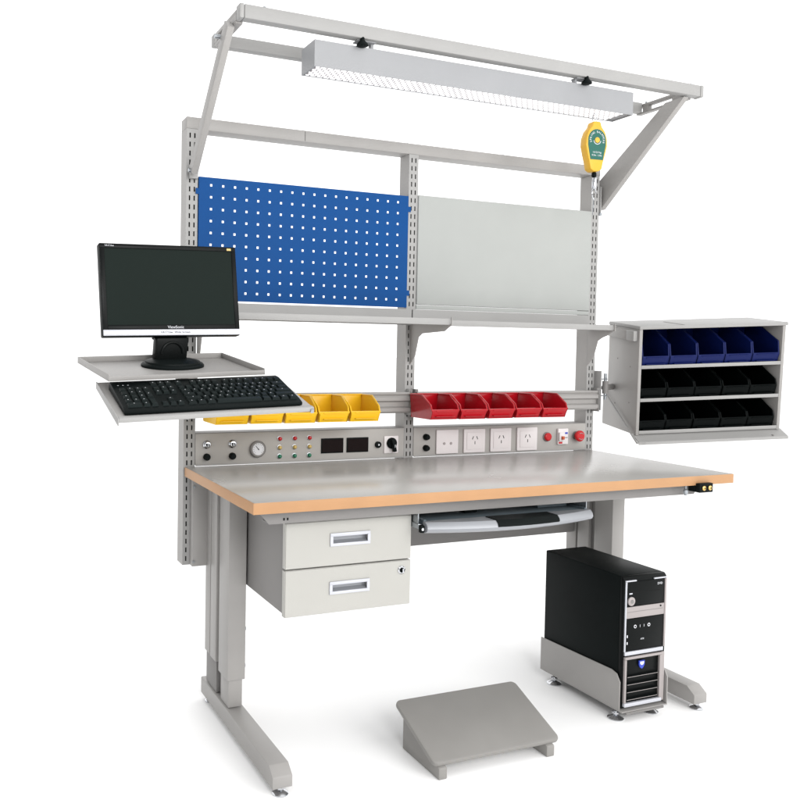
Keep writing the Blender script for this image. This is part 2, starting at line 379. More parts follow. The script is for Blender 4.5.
for xx in (0.404, 1.212):
    m = MB(); s = 1 if xx < 1 else -1
    m.box(LC, xx+0.038*s, xx+0.046*s if s > 0 else xx-0.030, 0.275, 0.290, LZ1+0.0005, 2.0075) if s > 0 else m.box(LC, xx-0.030, xx-0.022, 0.275, 0.290, LZ1+0.0005, 2.0075)
    m.box(LC, min(xx-0.012, xx-0.032*(s < 0)-0.012*(s > 0)), max(xx+0.012, xx+0.048*(s > 0)), 0.262, 0.292, 2.0045, 2.0075)
    br = build('clamp_bracket', m, lf)
    m = MB(); m.lathe(BLACK, [(0.006, 0.016), (0.007, 0.008), (0.016, -0.002), (0.017, -0.007), (0.012, -0.009)], (xx, 0.255, 1.995)); build('clamp_knob', m, lf)
m = MB(); m.cyl(LC, (LX0+0.018, 0.30, LZ1), (LX0+0.018, 0.30, LZ1+0.008), 0.010, seg=16, bev=0.002); build('cable_gland', m, lf)

# ------------------------------------------------------------------ spring balancer
bx, by = 1.303, 0.315
sb = thing('spring_balancer', 'yellow tool balancer with a green label, hung from the right end of the lamp', 'tool balancer', (bx, by, 1.66))
TL = Matrix.Rotation(math.radians(-6), 4, 'Z'); TL.translation = (bx, by, 1.812)
out = [(-0.013, 0.078), (0.013, 0.078), (0.018, 0.062), (0.032, 0.045), (0.040, 0.022), (0.041, -0.002), (0.034, -0.030), (0.026, -0.058), (0.022, -0.078), (0.010, -0.086), (-0.010, -0.086), (-0.022, -0.078), (-0.026, -0.058), (-0.034, -0.030), (-0.041, -0.002), (-0.040, 0.022), (-0.032, 0.045), (-0.018, 0.062)]
m = MB(); m.prism(YBODY, out, 'y', -0.016, 0.018, 0.004, M=TL)
body = build('case', m, sb)
m = MB(); lab = [(x*0.82, z*0.80-0.002) for x, z in out if -0.062 < z < 0.05]
lab = [(0.034*math.cos(a), 0.016+0.036*math.sin(a)) for a in [PI*k/12 for k in range(13)]] + [(-0.034, 0.0), (-0.024, -0.048), (0.024, -0.048), (0.034, 0.0)]
m.prism(GLABEL, lab, 'y', -0.0168, -0.0160, M=TL)
lb = build('label_plate', m, sb)
m = MB(); m.lathe(YBODY, [(0.009, -0.0168), (0.009, -0.0185), (0.004, -0.0195)], (0, 0, 0.016), 'y', 20, M=TL)
ring = [(0.0135*math.cos(a), -0.0172, 0.016+0.0135*math.sin(a)) for a in [PI*1.05+PI*0.9*k/12 for k in range(13)]]
m.tube(WHITEP, ring, 0.0012, 6, M=TL)
txt = 'SPRING BALANCER'
for k, ch in enumerate(txt):
    if ch == ' ': continue
    a = math.radians(200-220*k/(len(txt)-1)); R = 0.0245
    G = TL @ Matrix.Translation((R*1.02*math.cos(a), -0.0169, 0.018+R*math.sin(a))) @ Matrix.Rotation(-(a-PI/2), 4, 'Y') @ Matrix.Rotation(PI/2, 4, 'X')
    m.text(WHITEP, ch, 0.0095, G)
build('label_print', m, lb); m = MB()
for k, (s, zz) in enumerate((('', -0.024), ('', -0.034))):
    m.text(WHITEP, ('1.0-2.0 kg', '0.5m  1.0m')[k], 0.0085, TL @ Matrix.Translation((0, -0.0169, zz)) @ Matrix.Rotation(PI/2, 4, 'X'))
build('label_lettering', m, lb)
m = MB(); m.tube(CHROME, [Vector((bx, by, 1.892))+Vector((0.009*math.cos(a), 0, 0.017*math.sin(a)+0.010)) for a in [2*PI*k/16 for k in range(16)]], 0.0016, 6, closed=True); build('hanging_ring', m, sb)
m = MB(); m.lathe(BLACK, [(0.004, 0.006), (0.008, 0), (0.008, -0.010), (0.004, -0.014)], (bx+0.004, by, 1.722)); build('stopper', m, sb)
m = MB(); m.cyl(CHROME, (bx+0.006, by, 1.708), (bx+0.006, by, 1.672), 0.0075, seg=14, bev=0.002)
m.tube(CHROME, [Vector((bx+0.006, by, 1.655))+Vector((0.008*math.cos(a), 0, 0.018*math.sin(a))) for a in [2*PI*k/16 for k in range(13)]], 0.002, 6)
build('snap_hook', m, sb)
m = MB(); m.tube(ZINC, [(bx+0.004, by, 1.64), (bx+0.004, by+0.001, 1.60), (bx+0.003, by, 1.585)], 0.0012, 6); build('cord', m, sb)

# ------------------------------------------------------------------ back boards
pgt = MB(); X0, X1, Z0, Z1 = 0.036, 0.7845, 1.272, 1.655
nx, nz = 18, 10; hs = 0.0074
xs = [X0]; zs = [Z0]
for k in range(nx): c0 = X0+0.040+k*(0.7485-0.081)/(nx-1); xs += [c0-hs/2, c0+hs/2]
for k in range(nz): c0 = Z0+0.026+k*(0.383-0.050)/(nz-1); zs += [c0-hs/2, c0+hs/2]
xs.append(X1); zs.append(Z1)
pg = thing('pegboard', 'blue steel pegboard with rows of square holes, left half of the bench back', 'pegboard', ((X0+X1)/2, FY, Z0))
pgt.perf(BLUE, xs, zs, lambda i, j: i % 2 == 1 and j % 2 == 1, FY-0.004, FY-0.0025)
pgt.box(BLUE, X0, X1, FY-0.0024, FY+0.012, Z1-0.0015, Z1); pgt.box(BLUE, X0, X0+0.0015, FY-0.0024, FY+0.012, Z0, Z1-0.0016); pgt.box(BLUE, X1-0.0015, X1, FY-0.0024, FY+0.012, Z0, Z1-0.0016)
build('panel', pgt, pg)
for xx, zz in ((X0, Z1-0.045), (X1, Z1-0.045), (X0, Z0+0.05), (X1, Z0+0.05)):
    m = MB(); a = xx-0.010 if xx < 0.4 else xx
    m.box(BLUE, a, a+0.010, FY-0.004, FY-0.002, zz-0.009, zz+0.009); build('hook_tab', m, pg)
X0b, X1b = 0.824, 1.586
bd = thing('back_panel', 'plain pale grey enamelled sheet panel, right half of the bench back', 'panel', ((X0b+X1b)/2, FY, 1.268))
m = MB(); m.box(BOARD, X0b, X1b, FY-0.006, FY+0.012, 1.284, 1.662, 0.0025); build('sheet', m, bd)
m = MB(); m.box(BOARD, X0b, X1b, FY-0.003, FY+0.010, 1.268, 1.2825, 0.001); build('bottom_fold', m, bd)

# ------------------------------------------------------------------ shelves
SY = 0.385
def shelf(x0, x1, label, posts, SY=0.385):
    sh = thing('shelf', label, 'shelf', ((x0+x1)/2, 0.5, 1.206), group='shelves under the back boards')
    m = MB(); m.box(LGREY, x0, x1, SY+0.0016, FY-0.008, 1.2245, 1.2270); m.box(LGREY, x0, x1, SY, SY+0.0015, 1.208, 1.2275, 0.0004)
    m.box(LGREY, x0, x1, SY+0.0016, SY+0.014, 1.208, 1.2095); m.box(LGREY, x0, x1, FY-0.0079, FY-0.0062, 1.212, 1.2665)
    build('shelf_board', m, sh)
    for xx in posts:
        b = MB(); pr = [(FY-0.001, 1.2235), (SY+0.016, 1.2235), (SY+0.016, 1.211), (SY-0.003, 1.211), (SY-0.003, 1.206), (SY+0.035, 1.188), (0.555, 1.182), (0.578, 1.170), (0.600, 1.105), (FY-0.001, 1.075)]
        b.prism(GREY, pr, 'x', xx, xx+0.0025); 
        b.box(GREY, xx, xx+0.0025, SY-0.008, SY-0.0032, 1.205, 1.232)
        build('shelf_bracket', b, sh)
    return sh
shelf(0.006, 0.803, 'left grey metal shelf below the blue pegboard, partly behind the monitor', (0.0355, 0.8035))
shelf(0.808, 1.585, 'right grey metal shelf below the pale panel, ending at the bin cabinet', (1.5860,), 0.500)

# ------------------------------------------------------------------ control panels
def cpanel(x0, x1, label):
    p = thing('control_panel', label, 'control panel', ((x0+x1)/2, FY, H))
    m = MB(); m.box(PANEL, x0, x1, FY-0.002, FY+0.055, 0.7535, 0.8535, 0.0015); m.box(LGREY, x0, x1, FY-0.006, FY-0.0025, 0.7512, 0.7555, 0.0005)
    m.box(GREYD, x0, x1, FY-0.0035, FY+0.0556, 0.8537, 0.8555)
    ff = build('face_plate', m, p)
    return p
FP = FY-0.002
p1 = cpanel(0.0345, 0.7855, 'left control panel with pressure gauge, coloured lamps and two dark displays')
for xx in (0.071, 0.156):
    m = MB(); m.lathe(CHROME, [(0.013, 0), (0.013, -0.004), (0.010, -0.007), (0.010, -0.012), (0.0075, -0.013)], (xx, FP, 0.818), 'y'); m.cyl(BLACK, (xx, FP-0.013, 0.818), (xx, FP-0.014, 0.818), 0.006)
    m.box(CHROME, xx-0.0012, xx+0.0012, FP-0.0165, FP-0.014, 0.813, 0.823); build('air_coupling', m, p1)
    m = MB(); m.lathe(BLACK, [(0.011, 0), (0.011, -0.010), (0.008, -0.018), (0.006, -0.018)], (xx, FP, 0.779), 'y'); build('black_knob', m, p1)
m = MB(); m.lathe(GREYD, [(0.026, 0), (0.027, -0.010), (0.0245, -0.013), (0.0235, -0.012)], (0.241, FP, 0.799), 'y', 36); m.cyl(SILVER, (0.241, FP, 0.799), (0.241, FP-0.0115, 0.799), 0.0238, seg=36)
g = build('pressure_gauge', m, p1)
m = MB(); m.cyl(WHITEP, (0.241, FP-0.0112, 0.799), (0.241, FP-0.0122, 0.799), 0.0195, seg=36)
for k in range(13):
    a = math.radians(225-270*k/12); c0 = Vector((0.241+0.016*math.cos(a), 0, 0.799+0.016*math.sin(a)))
    G = Matrix.Translation((c0.x, FP-0.0125, c0.z)) @ Matrix.Rotation(-a, 4, 'Y'); m.box(BLACK, -0.002, 0.002, -0.0002, 0.0002, -0.0004, 0.0004, M=G)
G = Matrix.Translation((0.241, FP-0.0127, 0.799)) @ Matrix.Rotation(math.radians(-130), 4, 'Y'); m.box(BLACK, -0.004, 0.013, -0.0003, 0.0003, -0.0009, 0.0009, M=G)
m.cyl(BLACK, (0.241, FP-0.012, 0.799), (0.241, FP-0.0132, 0.799), 0.002)
build('dial', m, g)
for xx in (0.319, 0.372, 0.425):
    for zz, mm, l in ((0.830, REDP, 'red indicator lamp'), (0.801, YELP, 'yellow indicator lamp'), (0.772, GRNP, 'green indicator lamp')):
        m = MB(); m.lathe(ZINC, [(0.0085, 0), (0.0085, -0.0015), (0.007, -0.002)], (xx, FP, zz), 'y'); m.lathe(mm, [(0.0068, -0.002), (0.0066, -0.007), (0.004, -0.0105), (0.001, -0.011)], (xx, FP, zz), 'y')
        build('indicator_lamp', m, p1, label=l)
for a, c in ((0.468, 0.550), (0.563, 0.645)):
    m = MB(); m.box(BLACK, a, c, FP-0.004, FP, 0.776, 0.826, 0.001); m.box(mat('display_glass', (0.008, 0.004, 0.004), 0.25, 0.06), a+0.003, c-0.003, FP-0.0048, FP-0.0042, 0.780, 0.822); build('display', m, p1)
m = MB(); m.lathe(BLACK, [(0.011, 0), (0.011, -0.008), (0.006, -0.010)], (0.682, FP, 0.799), 'y'); m.cyl(CHROME, (0.682, FP-0.010, 0.799), (0.682, FP-0.0105, 0.799), 0.003); build('push_button', m, p1)
m = MB(); m.box(WHITE, 0.706, 0.762, FP-0.004, FP, 0.768, 0.828, 0.003); rs = build('rotary_switch', m, p1)
m = MB(); m.lathe(BLACK, [(0.019, 0), (0.019, -0.006), (0.015, -0.010)], (0.734, FP-0.004, 0.803), 'y'); G = Matrix.Translation((0.734, FP-0.018, 0.800)) @ Matrix.Rotation(math.radians(78), 4, 'Y'); m.box(BLACK, -0.018, 0.026, -0.008, 0.006, -0.006, 0.006, 0.002, M=G); m.box(CHROME, 0.735, 0.737, FP-0.0275, FP-0.0262, 0.79, 0.80)
build('switch_handle', m, rs)

p2 = cpanel(0.8245, 1.5865, 'right control panel with four white outlets and a red emergency stop button')
for zz in (0.820, 0.781):
    m = MB(); m.lathe(BLACK, [(0.011, 0), (0.011, -0.010), (0.008, -0.018), (0.006, -0.018)], (0.873, FP, zz), 'y'); build('black_knob', m, p2)
for k, x0 in enumerate((0.914, 1.029, 1.144, 1.262)):
    m = MB(); m.box(WHITE, x0, x0+0.092, FP-0.007, FP, 0.758, 0.844, 0.003); xc = x0+0.046
    s = build('power_outlet', m, p2, label='blank white switch plate' if k == 0 else None)
    m = MB()
    if k == 0:
        for d in (-0.014, 0.014): m.cyl(ROSE, (xc+d, FP-0.0071, 0.795), (xc+d, FP-0.0082, 0.795), 0.005)
    else:
        m.box(WHITE, x0+0.012, x0+0.08, FP-0.0085, FP-0.0072, 0.770, 0.832, 0.001)
        for d, an in ((-0.009, 25), (0.009, -25)):
            G = Matrix.Translation((xc+d, FP-0.0088, 0.812)) @ Matrix.Rotation(math.radians(an), 4, 'Y'); m.box(HOLE, -0.0013, 0.0013, -0.0002, 0.0006, -0.006, 0.006, M=G)
        m.box(HOLE, xc-0.0013, xc+0.0013, FP-0.009, FP-0.0084, 0.789, 0.800)
    build('outlet_slots', m, s)
m = MB(); m.lathe(GREYD, [(0.018, 0), (0.018, -0.003), (0.0155, -0.004)], (1.402, FP, 0.806), 'y'); m.lathe(REDP, [(0.015, -0.004), (0.015, -0.011), (0.011, -0.014)], (1.402, FP, 0.806), 'y'); build('push_button', m, p2, label='red round push button')
m = MB(); m.box(WHITE, 1.448, 1.496, FP-0.010, FP, 0.776, 0.836, 0.002); m.box(WHITE, 1.4485, 1.471, FP-0.018, FP-0.0102, 0.790, 0.822, 0.001)
m.box(REDP, 1.451, 1.468, FP-0.0105, FP-0.0101, 0.779, 0.786); br = build('circuit_breaker', m, p2)
m = MB(); m.box(ORP, 1.456, 1.466, FP-0.026, FP-0.0182, 0.796, 0.808, 0.001); m.box(SHIELD, 1.480, 1.4925, FP-0.0106, FP-0.0101, 0.815, 0.822); m.box(GREYD, 1.480, 1.4925, FP-0.0106, FP-0.0101, 0.800, 0.803); build('breaker_lever', m, br)
m = MB(); m.lathe(GREYD, [(0.016, 0), (0.016, -0.004), (0.010, -0.005)], (1.540, FP, 0.807), 'y'); m.lathe(REDP, [(0.011, -0.005), (0.011, -0.014), (0.021, -0.018), (0.021, -0.025), (0.017, -0.029), (0.008, -0.030)], (1.540, FP, 0.807), 'y', 32)
es = build('emergency_stop', m, p2)
m = MB(); arc = [(1.540+0.012*math.cos(a), FP-0.0300, 0.807+0.012*math.sin(a)) for a in [0.6+1.6*k/8 for k in range(9)]]; m.tube(ROSE, arc, 0.0012, 6); arc = [(1.540+0.012*math.cos(a), FP-0.0300, 0.807+0.012*math.sin(a)) for a in [3.7+1.6*k/8 for k in range(9)]]; m.tube(ROSE, arc, 0.0012, 6); build('arrow_mark', m, es)

# ------------------------------------------------------------------ bins
def bin_mb(m_, w, d, hb, hl, cut, tap=0.05, hs=None):
    """open-fronted stacking bin: front at y=0, back at y=d, bottom z=0, centred in x"""
    m = MB(); t = 0.0025; h = w/2; b = h*(1-tap); hs = hs or hl
    prof = [(0.012, 0), (d, 0), (d, hb), (cut*d, hb), (0.010, hs), (0.002, hl+0.002), (0.0, hl-0.004)]
    for s in (-1, 1):
        G = Matrix.Identity(4); sh = Matrix(((1, 0, s*(h-b)/hb, 0), (0, 1, 0, 0), (0, 0, 1, 0), (0, 0, 0, 1)))
        a0, a1 = (s*b, s*(b-t)); m.prism(m_, prof, 'x', min(a0, a1), max(a0, a1), M=sh)
        # rolled rim following the top edge of the side wall
        rim = [(0.003, hl), (0.010, hs), (cut*d, hb), (d, hb)]
        m.tube(m_, [(s*(b+(h-b)*z/hb-t/2), y, z) for y, z in rim], 0.0028, 8)
    m.box(m_, -b+t+0.0002, b-t-0.0002, 0.012, d, 0.0002, 0.0025)
    m.box(m_, -h+0.004, h-0.004, d-t, d, 0.0028, hb, 0.0005); m.tube(m_, [(-h+0.002, d-0.002, hb), (h-0.002, d-0.002, hb)], 0.003, 8)
    # front lip slopes outwards, with a label holder
    m.prism(m_, [(0.012, 0), (0.0145, 0), (0.0045, hl), (0.0, hl), (0.0, hl-0.004)], 'x', -b-0.001, b+0.001)
    m.box(m_, -b*0.72, b*0.72, -0.0018, 0.006, hl*0.30, hl*0.36); m.box(m_, -b*0.72, b*0.72, -0.0022, 0.002, hl*0.88, hl*0.95)
    m.tube(m_, [(-h+0.002, 0.002, hl), (h-0.002, 0.002, hl)], 0.003, 8)
    return m
ordw = ['first', 'second', 'third', 'fourth', 'fifth']
def rail_bins(m_, x0, pitch, colour, grp, extra):
    proto = None
    for k in range(5):
        if proto is None:
            o = build('storage_bin', bin_mb(m_, pitch-0.0015, 0.135, 0.079, 0.031, 0.45, 0.10, 0.048)); proto = o; c0 = ORG[o].copy()
        else: o = proto.copy(); COL.objects.link(o)
        o.location = (x0+pitch*(k+0.5), 0.457+c0.y+random.uniform(-0.0015, 0.0015), 0.896+c0.z); o.rotation_euler = (random.uniform(-0.012, 0.012), 0, random.uniform(-0.006, 0.006))
        o['label'] = extra[k]; o['category'] = 'bin'; o['group'] = grp
rail_bins(BINR, 0.783, 0.1135, 'red', 'red bins on the bench rail', ['leftmost of five red bins, next to the middle post', 'second red bin from the middle post', 'third red bin, in the middle of the red row', 'fourth red bin from the middle post', 'rightmost red bin, next to the bare rail'])
rail_bins(BINY, 0.042, 0.1115, 'yellow', 'yellow bins on the bench rail', ['leftmost yellow bin, tucked under the keyboard tray', 'second yellow bin from the left post, under the keyboard', 'third yellow bin, in the middle of the yellow row', 'fourth yellow bin, just clear of the keyboard tray corner', 'rightmost yellow bin, nearest the middle post'])

# ------------------------------------------------------------------ bin cabinet on a swing arm
CW, CD, CH = 0.58, 0.235, 0.416
cab = thing('bin_cabinet', 'open grey metal cabinet of blue and black bins on a swing arm', 'cabinet', (1.703, 0.489, 1.226), rotm(-0.29, 0.106, -0.045), local=True)
m = MB(); T = 0.014
m.box(LGREY, -0.002, CW+0.006, -0.004, CD+0.002, -0.013, 0.0, 0.002); m.box(GREYD, 0.17, 0.176, 0.002, CD*0.6, 0.0003, 0.0012)
build('top_panel', m, cab)
m = MB(); m.box(GREY, -0.014, -0.0006, 0.07, CD, -0.056, -0.020, 0.002); m.box(LGREY, -0.018, -0.0006, 0.012, 0.0695, -0.058, -0.019, 0.003); build('side_bar', m, cab)
for x0, x1 in ((0, 0.012), (CW-0.012, CW)):
    m = MB(); m.prism(GREY, [(0, -0.0135), (CD, -0.0135), (CD, -0.265), (CD+0.035, -0.272), (CD+0.035, -CH-0.006), (0.02, -CH), (0, -CH)], 'x', x0, x1, 0.001)
    if x0 == 0:
        for y, z in ((0.06, -0.16), (0.16, -0.14), (0.06, -0.30), (0.17, -0.32), (0.12, -0.05)): m.cyl(GREYD, (-0.0008, y, z), (0.0, y, z), 0.003, seg=8)
    build('side_panel', m, cab)
m = MB(); m.box(GREY, 0.0125, CW-0.0125, CD-0.003, CD, -CH+0.003, -0.0135); build('back_sheet', m, cab)
SH = (-0.152, -0.278, -0.402)
for z in SH:
    m = MB(); m.box(LGREY, 0.0125, CW-0.0125, 0.002, CD-0.0035, z-0.010, z-0.0085); m.box(LGREY, 0.0125, CW-0.0125, 0.0, 0.0018, z-0.010, z+0.003, 0.0004)
    build('inner_shelf', m, cab)
m = MB(); m.prism(LGREY, [(0.012, -CH-0.001), (0.010, -CH+0.002), (-0.038, -CH-0.018), (-0.040, -CH-0.028), (-0.037, -CH-0.028), (-0.034, -CH-0.021)], 'x', -0.006, CW+0.010)
m.box(GREYD, CW-0.05, CW-0.044, -0.035, -0.020, -CH-0.0145, -CH-0.0125); build('front_flap', m, cab)
m = MB(); m.tube(LGREY, [(-0.008, CD+0.028, -0.275), (-0.012, -0.034, -CH-0.021)], 0.0035, 8); m.tube(LGREY, [(-0.012, -0.034, -CH-0.021), (0.02, -0.040, -CH-0.024)], 0.0035, 8); build('stay_rod', m, cab)
Mc = cab.rotation_quaternion.to_matrix().to_4x4(); Mc.translation = cab.location
Mi = Mc.inverted()
def tolocal(p): return Mi @ Vector(p)
# swing arm: hook plate on the right upright, pin, short arm to the cabinet back
m = MB(); m.box(LGREY, 1.6255, 1.6285, 0.598, 0.66, 0.905, 1.055, 0.0006, M=Mi)
m.box(ZINC, 1.6290, 1.665, 0.606, 0.612, 1.022, 1.026, M=Mi); m.box(ZINC, 1.6290, 1.665, 0.606, 0.612, 0.958, 0.962, M=Mi)
m.cyl(ZINC, (1.660, 0.612, 0.945), (1.660, 0.612, 1.045), 0.0055, M=Mi); m.cyl(GREYD, (1.660, 0.612, 0.968), (1.660, 0.612, 1.016), 0.011, M=Mi)
m.cyl(GREYD, (1.662, 0.618, 0.99), (1.78, 0.70, 0.99), 0.012, M=Mi)
build('swing_arm', m, cab)
def cab_bins(m_, z, kind, row, col, hb, hl, hs):
    proto = None; w = (CW-0.03)/5
    for k in range(5):
        if proto is None:
            o = build('storage_bin', bin_mb(m_, w-0.002, 0.212, hb, hl, 0.52, 0.035, hs)); proto = o; c0 = ORG[o].copy()
        else: o = proto.copy(); COL.objects.link(o)
        o.rotation_mode = 'QUATERNION'; o.rotation_quaternion = cab.rotation_quaternion
        dy = 0.004 + (0 if col == 'blue' else random.uniform(-0.002, 0.004))
        o.location = Mc @ Vector((0.015+w*(k+0.5)-(0.004 if col == 'black' else 0), dy+c0.y, z+0.0005+c0.z))
        pos = ['leftmost', 'second from left', 'middle', 'second from right', 'rightmost'][k]
        o['label'] = f'{pos} {col} bin on the {row} shelf of the bin cabinet'; o['category'] = 'bin'; o['group'] = f'{col} bins on the {row} cabinet shelf'
cab_bins(BINB, SH[0]+0.0032-0.0117, 0, 'top', 'blue', 0.130, 0.042, 0.086)
cab_bins(BINK, SH[1]+0.0032-0.0117, 0, 'middle', 'black', 0.112, 0.046, 0.066)
cab_bins(BINK, SH[2]+0.0032-0.0117, 0, 'bottom', 'black', 0.112, 0.046, 0.066)

# ------------------------------------------------------------------ drawer unit
du = thing('drawer_unit', 'two drawer cabinet with cream fronts and silver pulls, hung under the bench top', 'drawer cabinet', (0.308, 0.3, 0.427))
m = MB(); m.box(GREYD, 0.126, 0.490, 0.107, 0.560, 0.430, 0.671, 0.002); m.box(GREYD, 0.130, 0.486, 0.11, 0.14, 0.6715, 0.6845); build('carcass', m, du)
m = MB(); m.cyl(BLACK, (0.4905, 0.125, 0.62), (0.4945, 0.125, 0.62), 0.005); build('screw', m, du)
for k, (z0, z1) in enumerate(((0.5525, 0.674), (0.426, 0.5495))):
    m = MB()
    hx0, hx1, hz0, hz1 = 0.249, 0.368, z0+(0.052 if k == 0 else 0.050), z0+(0.087 if k == 0 else 0.084)
    m.perf(CREAM, [0.1235, hx0+0.004, hx1-0.004, 0.4945], [z0+0.002, hz0+0.004, hz1-0.004, z1-0.002], lambda i, j: i == 1 and j == 1, 0.0885, 0.1065)
    m.box(CREAM, 0.1218, 0.1234, 0.0902, 0.1066, z0+0.0015, z1-0.0015); m.box(CREAM, 0.4946, 0.4962, 0.0902, 0.1066, z0+0.0015, z1-0.0015)
    m.box(CREAM, 0.1236, 0.4944, 0.0902, 0.1065, z1-0.0019, z1-0.0004); m.box(CREAM, 0.1236, 0.4944, 0.0902, 0.1065, z0+0.0004, z0+0.0019)
    d = build('drawer', m, du, label='upper drawer' if k == 0 else 'lower drawer with the lock')
    m = MB(); fr = 0.008
    m.box(SILVERB, hx0, hx1, 0.0845, 0.0884, hz1-fr, hz1, 0.001); m.box(SILVERB, hx0, hx1, 0.0845, 0.0884, hz0, hz0+fr, 0.001)
    m.box(SILVERB, hx0, hx0+fr, 0.0848, 0.0884, hz0+fr, hz1-fr); m.box(SILVERB, hx1-fr, hx1, 0.0848, 0.0884, hz0+fr, hz1-fr)
    m.box(SILVER, hx0+0.0045, hx1-0.0045, 0.1030, 0.1050, hz0+0.0045, hz1-0.0045); m.prism(SILVERB, [(0.1028, hz1-0.0045), (0.0886, hz1-0.0045), (0.0886, hz1-0.010), (0.0900, hz1-0.010)], 'x', hx0+0.005, hx1-0.005)
    m.prism(SILVER, [(0.1028, hz0+0.0045), (0.0890, hz0+0.0045), (0.0890, hz0+0.008), (0.1028, hz0+0.013)], 'x', hx0+0.005, hx1-0.005)
    build('handle', m, d)
    if k:
        m = MB(); m.lathe(CHROME, [(0.0115, 0), (0.0115, -0.002), (0.0085, -0.004), (0.0085, -0.0035)], (0.467, 0.0885, 0.523), 'y'); m.cyl(BLACK, (0.467, 0.085, 0.523), (0.467, 0.0838, 0.523), 0.007)
        m.box(CHROME, 0.4655, 0.4685, 0.078, 0.0837, 0.518, 0.528, M=Matrix.Translation((0, 0, 0))); build('lock', m, d)

# ------------------------------------------------------------------ pull-out keyboard drawer under the top
kd = thing('pull_out_tray', 'silver pull-out keyboard tray with a black wrist insert, under the bench top', 'keyboard tray', (0.8, 0.15, 0.63))
def front_curve(x):
    u = (x-0.795)/0.285; return 0.030-0.045*(1-u*u)
def curved(m, mt, x0, x1, z0, z1, yb, off=0.0, n=16, round_=0.008):
    s = bmesh.new(); sec = []
    for k in range(n+1):
        x = x0+(x1-x0)*k/n; y = front_curve(x)-off
        pr = [(yb, z0), (y+0.018, z0), (y+0.004, z0+0.006), (y, z0+(z1-z0)*0.45), (y+0.003, z1-round_), (y+0.012, z1), (yb, z1)]
        sec.append([s.verts.new((x, p, q)) for p, q in pr])
    for A, B in zip(sec, sec[1:]):
        for i in range(len(A)): s.faces.new((A[i], A[(i+1) % len(A)], B[(i+1) % len(A)], B[i]))
    s.faces.new(sec[0]); s.faces.new(sec[-1][::-1]); bmesh.ops.recalc_face_normals(s, faces=s.faces); m._add(s, mt)
m = MB(); curved(m, SILVER, 0.512, 1.080, 0.630, 0.661, 0.055); build('front_rest', m, kd)
m = MB(); curved(m, BLACK, 0.712, 0.925, 0.6365, 0.6630, 0.050, 0.0025, 10); build('wrist_insert', m, kd)
m = MB(); m.box(TRAYB, 0.515, 1.077, 0.0555, 0.335, 0.640, 0.658, 0.001); m.box(TRAYB, 0.515, 1.077, 0.325, 0.335, 0.6585, 0.676); m.box(TRAYB, 0.515, 0.522, 0.0555, 0.3245, 0.6585, 0.664); m.box(TRAYB, 1.070, 1.077, 0.0555, 0.3245, 0.6585, 0.664)
m.box(TRAYB, 0.95, 1.06, 0.12, 0.24, 0.6585, 0.668, 0.003); build('tray_base', m, kd)
m = MB(); m.box(BLACK, 0.690, 0.735, 0.12, 0.15, 0.6585, 0.674, 0.004); build('cable_clip', m, kd)
m = MB(); m.tube(BLACK, [(0.53+0.045*k, 0.17+0.006*math.sin(k*1.3), 0.666+0.002*math.sin(k*2.1)) for k in range(12)], 0.0035, 8); build('cable', m, kd)
for x0 in (0.4975, 1.0775):
    m = MB(); m.box(ZINC, x0, x0+0.013, 0.055, 0.36, 0.640, 0.654, 0.001); m.box(BLACK, x0+0.001, x0+0.012, 0.042, 0.0548, 0.632, 0.652, 0.001); m.box(ZINC, x0+0.0015, x0+0.0045, 0.06, 0.35, 0.6545, 0.7175)
    m.box(BLACK, x0+0.0048, x0+0.0085, 0.065, 0.09, 0.658, 0.695); m.cyl(CHROME, (x0+0.006, 0.0419, 0.642), (x0+0.006, 0.0405, 0.642), 0.004, seg=10)
    m.cyl(CHROME, (x0+0.0065, 0.0645, 0.685), (x0+0.0065, 0.063, 0.685), 0.003, seg=10)
    build('slide_rail', m, kd)

# ------------------------------------------------------------------ computer tower and its stand
PX0, PX1, PY0, PY1, PZ0, PZ1 = 1.218, 1.389, 0.040, 0.398, 0.040, 0.446
pc = thing('computer_tower', 'black computer tower with silver trimmed front, standing in the grey stand', 'computer', ((PX0+PX1)/2, 0.22, PZ0))
m = MB(); m.box(BLACK, PX0, PX1, PY0+0.016, PY1, PZ0, PZ1-0.0005, 0.004)
build('case', m, pc)
# bevelled front bezel
m = MB(); xa, xb = PX0, PX1
m.prism(BLACKS, [(PY0+0.0155, PZ0), (PY0+0.0155, PZ1-0.0008), (PY0+0.008, PZ1-0.003), (PY0+0.001, PZ1-0.011), (PY0+0.001, PZ0)], 'x', xa, xb, 0.001); bz = build('bezel', m, pc)
yf = PY0
m = MB(); tw = 0.005
m.box(SILVERB, xa+0.003, xa+0.003+tw, yf-0.004, yf+0.0005, 0.215, 0.430, 0.001); m.box(ROSE, xb-0.010, xb-0.003, yf-0.004, yf+0.0005, 0.215, 0.428, 0.001)
m.box(SILVERB, xa+0.003, xa+0.045, yf-0.004, yf+0.0005, 0.4302, 0.4345, 0.001); m.box(SILVERB, xb-0.055, xb-0.003, yf-0.004, yf+0.0005, 0.4302, 0.4345, 0.001)
m.box(SILVERB, xa+0.005, xb-0.012, yf-0.005, yf+0.0005, 0.2035, 0.2148, 0.001); build('silver_trim', m, bz)
m = MB(); m.box(ROSE, xa+0.009, xb-0.0105, yf-0.003, yf+0.0005, 0.317, 0.352, 0.001); m.box(GREYD, xa+0.012, xb-0.016, yf-0.0036, yf-0.003, 0.336, 0.3372); m.cyl(BLACK, (xb-0.026, yf-0.003, 0.345), (xb-0.026, yf-0.0042, 0.345), 0.0028); build('floppy_drive', m, bz)
m = MB(); m.box(BLACKS, xa+0.0095, xb-0.0112, yf-0.002, yf+0.0005, 0.354, 0.4285, 0.001); m.box(HOLE, xa+0.03, xb-0.03, yf-0.0026, yf-0.002, 0.394, 0.3955)
